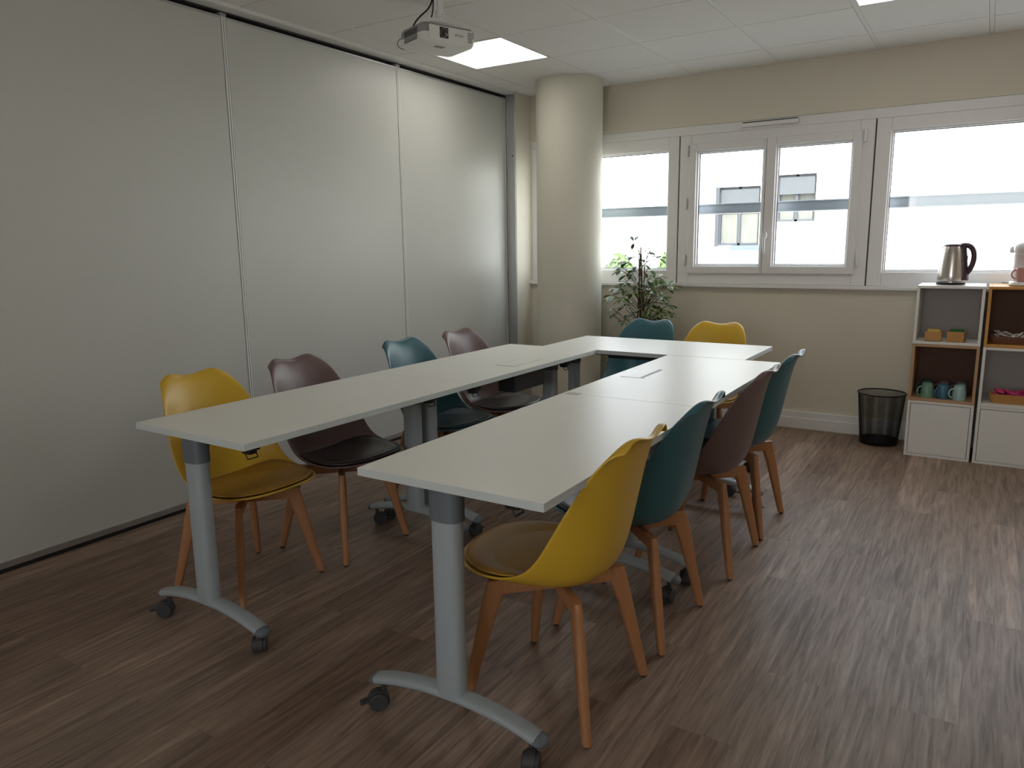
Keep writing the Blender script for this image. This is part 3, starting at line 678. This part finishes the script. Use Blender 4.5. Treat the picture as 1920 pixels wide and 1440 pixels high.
# ------------------------------------------------------------ plant
random.seed(7)
t = thing('potted_umbrella_plant', 'tall leafy umbrella plant tied to canes, beside the column below the window', 'plant', (1.21, -.33, 0), 0)
b = MB(); b.lathe([(.0, 0), (.105, 0), (.11, .005), (.142, .25), (.15, .252), (.15, .275), (.138, .275), (.132, .24), (0, .24)], 40, cap=False); b.build('pot', 'pot', t, smooth=40)
b = MB(); b.lathe([(.0, .243), (.131, .243), (.131, .236), (0, .236)], 32, cap=False); b.build('soil', 'soil', t)
for (x, y, r, tx_, tz) in ((-.035, .0, .0060, .0, 1.29), (.06, -.02, .0055, .008, 1.24), (.01, .04, .005, -.004, 1.22)):
    MB().cyl((x, y, .15), (tx_, y*.3, tz), r, r*.8, 10).build('cane', 'stake', t, smooth=40)
CL = [(-.02, 1.325, .85), (-.10, 1.19, 1), (-.125, 1.13, 1.1), (.10, 1.22, 1.2), (.05, 1.17, .8), (.04, 1.25, .6), (-.13, 1.09, 1.1), (.15, 1.07, 1.15), (.09, 1.06, 1), (-.05, 1.10, .9), (-.09, 1.04, 1), (-.16, .995, 1.1),
      (-.20, .94, 1.3), (.13, 1.00, 1.1), (.20, 1.01, 1.2), (.05, .97, 1.1), (.17, .94, 1.1), (.10, .93, 1.2), (-.08, .93, 1.1), (-.02, .97, .9), (.08, .885, 1.1), (.18, .87, 1.2), (-.10, .86, 1), (.23, .80, .9), (.15, .83, 1), (-.16, .845, .9), (-.23, .83, .7),
      (-.06, .80, .9), (-.09, .755, 1.0), (.10, .78, 1.0), (.19, .735, 1.2), (.04, .755, 1), (.0, .70, 1), (.20, .62, 1.1), (.26, .585, 1.1), (.15, .66, 1), (.30, .56, .8), (-.06, .68, 1), (-.12, .60, 1), (.02, .60, 1), (.22, .50, 1), (-.15, .47, .9), (.08, .45, 1)]
leaf = MB(); edge = MB(); st = MB()
st.tube([(0, 0, .24), (.01, .01, .6), (-.005, 0, .95), (-.015, 0, 1.31)], [.009, .008, .006, .003], 8)
st.tube([(.03, .02, .24), (.045, .01, .55), (.03, 0, .9), (.03, 0, 1.15)], [.008, .007, .006, .003], 8)
def leaflet(dirv, base, L, wd, droop):
    dirv = dirv.normalized(); side = dirv.cross(Vector((0, 0, 1)))
    if side.length < .1: side = Vector((1, 0, 0))
    side.normalize(); n = side.cross(dirv)
    P, Q1, Q2 = [], [], []; prof = (.10, .55, .85, 1, .95, .7, .12)
    for i, k in enumerate(prof):
        s_ = i/(len(prof)-1); c = base+dirv*L*(.18+.82*s_)+Vector((0, 0, -droop*L*s_*s_))
        f = wd*k; cup = n*f*.25
        P.append([c-side*f*.72+cup*.7, c, c+side*f*.72+cup*.7]); Q1.append([c-side*f+cup, c-side*f*.72+cup*.7]); Q2.append([c+side*f*.72+cup*.7, c+side*f+cup])
    leaf.grid(P); edge.grid(Q1); edge.grid(Q2)
    st.tube([base, base+dirv*L*.2], .0012, 5)
for (x, z, sc) in CL+[(a+random.uniform(-.05, .05), b_-random.uniform(-.03, .05), c_*.95) for a, b_, c_ in CL[2::3]]:
    y = random.uniform(-.13, .10)
    c = Vector((x, y, z)); rr = Vector((x, y, 0)); out = rr.normalized() if rr.length > .02 else Vector((.3, -.9, 0)).normalized()
    s0 = Vector((0 if x < .03 else .035, 0, z-.10-abs(x)*.25))
    st.tube(bez([s0, s0+(c-s0)*.5+Vector((0, 0, .02)), c-Vector((0, 0, .004))], 6), .0026, 6)
    nl = random.choice((6, 7, 7)); a0 = random.uniform(0, 2*PI)
    tilt = Vector((out.x*.45, out.y*.6-.25, 1)).normalized()
    ax1 = tilt.cross(Vector((0, 0, 1))).normalized() if tilt.cross(Vector((0, 0, 1))).length > .05 else Vector((1, 0, 0)); ax2 = tilt.cross(ax1)
    for k in range(nl):
        a = a0+2*PI*k/nl; d = ax1*math.cos(a)+ax2*math.sin(a)+tilt*random.uniform(-.15, .25)
        leaflet(d, c, .088*sc*random.uniform(.75, 1.12), .018*sc*random.uniform(.85, 1.15), random.uniform(-.05, .16))
st.build('stem', 'stem', t, smooth=60)
lo = leaf.build('foliage', 'leaf', t, smooth=180); lo['kind'] = 'stuff'
eo = edge.build('leaf_margin', 'leafy', lo, smooth=180); eo['kind'] = 'stuff'

# ------------------------------------------------------------ outside: guard rail, facade opposite, shrubs
b = MB(); b.box(-.1, 4.9, .22, .27, 1.538, 1.592); b.box(-.1, 4.9, .20, .29, 1.592, 1.602); b.box(-.1, 4.9, .20, .29, 1.528, 1.538); rl = b.build('guard_rail', 'rail', bevel=.002)
tag(rl, 'grey metal guard rail crossing outside all the windows', 'rail')
box('rail_bracket', 'rail', (-.13, -.1, .14, .30, 1.5, 1.63), rl); box('rail_bracket', 'rail', (4.9, 4.93, .14, .30, 1.5, 1.63), rl)
tag(box('outdoor_ground', 'grass', (-40, 40, .3, 60, -.7, -.6)), kind='structure')
YF = 12.0
t = thing('apartment_building', 'sunlit white building with shuttered windows across the street', 'building', (0, YF, -.6), 0)
wins = [(-2.02, -1.07, 1.25, 2.56), (-.72, .10, 1.75, 2.76)]
b = MB(); z0 = .6
b.box(-2.05, 14, .25, 8, 0, 6.2)
xs = [-2.06]+[q for w_ in wins for q in (w_[0], w_[1])]+[14]
for i in range(0, len(xs), 2): b.box(xs[i], xs[i+1], 0, .25, 0, 6.2)
for w_ in wins: b.box(w_[0], w_[1], 0, .25, 0, w_[2]+z0); b.box(w_[0], w_[1], 0, .25, w_[3]+z0, 6.2)
b.build('wall', 'bldg', t)
b = MB(); b.box(-2.42, -2.06, -.1, 8, 0, 3.35); b.box(-3.4, -.9, -.12, 0, 3.33, 3.62); b.build('cream_band', 'cream', t)
b = MB(); b.box(-3.6, -2.42, .5, 8, 0, 3.4); b.build('side_wing', 'bldg', t)
for i, w_ in enumerate(wins):
    f = MB(); x0, x1, za, zb = w_[0], w_[1], w_[2]+z0, w_[3]+z0
    frame(f, x0, x1, za, zb, x0+.05, x1-.04, za+.05, zb-.05, .10, .16); f.box((x0+x1)/2-.03, (x0+x1)/2+.03, .10, .16, za, zb)
    wo = f.build('window', 'frame_out', t)
    box('blind', 'blind', (x0+.05, x1-.04, .06, .09, zb-.42 if i else zb-.48, zb-.05), wo)
    box('curtain', 'curtain', (x0+.05, x1-.04, .19, .21, za+.05, zb-.05), wo)
    if i != 1: box('shutter', 'frame_out', (x0-.10, x0+.04, -.05, -.01, za-.02, zb), wo); box('sill', 'sill_out', (x0+.35, x1+.06, -.12, .1, za-.11, za), wo)
b = MB(); b.cyl((-2.2, 1, 3.3), (-2.2, 1, 4.3), .012); b.cyl((-2.35, 1, 4.0), (-2.05, 1, 4.0), .008); b.cyl((-2.30, 1, 4.12), (-2.10, 1, 4.12), .008); b.build('antenna', 'blind', t)
b = MB(); b.cyl((-3.62, 11.5, -.6), (-3.62, 11.5, 2.6), .03, .02); sl = b.build('street_lamp', 'rail', smooth=40)
tag(sl, 'pale street lamp seen through the left window', 'street lamp')
b = MB(); b.lathe([(.02, 0), (.17, .02), (.15, .06), (.04, .10)], 16, (-3.62, 11.5, 2.58)); b.build('lamp_head', 'bldg', sl, smooth=40)
def bush(x, y, r, h, label):
    rnd = random.Random(int(x*100)); b = MB()
    for k in range(900):
        a, c_ = rnd.uniform(0, 2*PI), rnd.uniform(-1, 1); q = math.sqrt(1-c_*c_); rr = rnd.uniform(.55, 1)
        p = Vector((x+r*rr*q*math.cos(a), y+r*rr*q*math.sin(a), -.6+h*.5+h*.5*rr*c_))
        d = Vector((rnd.uniform(-1, 1), rnd.uniform(-1, 1), rnd.uniform(-1, 1))).normalized()*.07; e = d.cross(Vector((rnd.uniform(-1, 1), 1, .3))).normalized()*.04
        b.b.faces.new([b.b.verts.new(p-d), b.b.verts.new(p+e), b.b.verts.new(p+d), b.b.verts.new(p-e)])
    o = b.build('garden_shrub', 'bush'); tag(o, label, 'shrub', 'shrubs outside'); 
    m = MB(); m.cyl((x, y, -.6), (x, y, -.6+h*.6), .04); m.build('trunk', 'stem', o)
bush(-5.15, 11.8, .28, 1.66, 'green shrub outside, showing close to the column'); bush(-4.28, 11.6, .42, 1.72, 'green shrub outside, in line with the left edge of the plant'); bush(-2.95, 11.3, .22, 1.75, 'small green shrub outside at the left of the opening window')
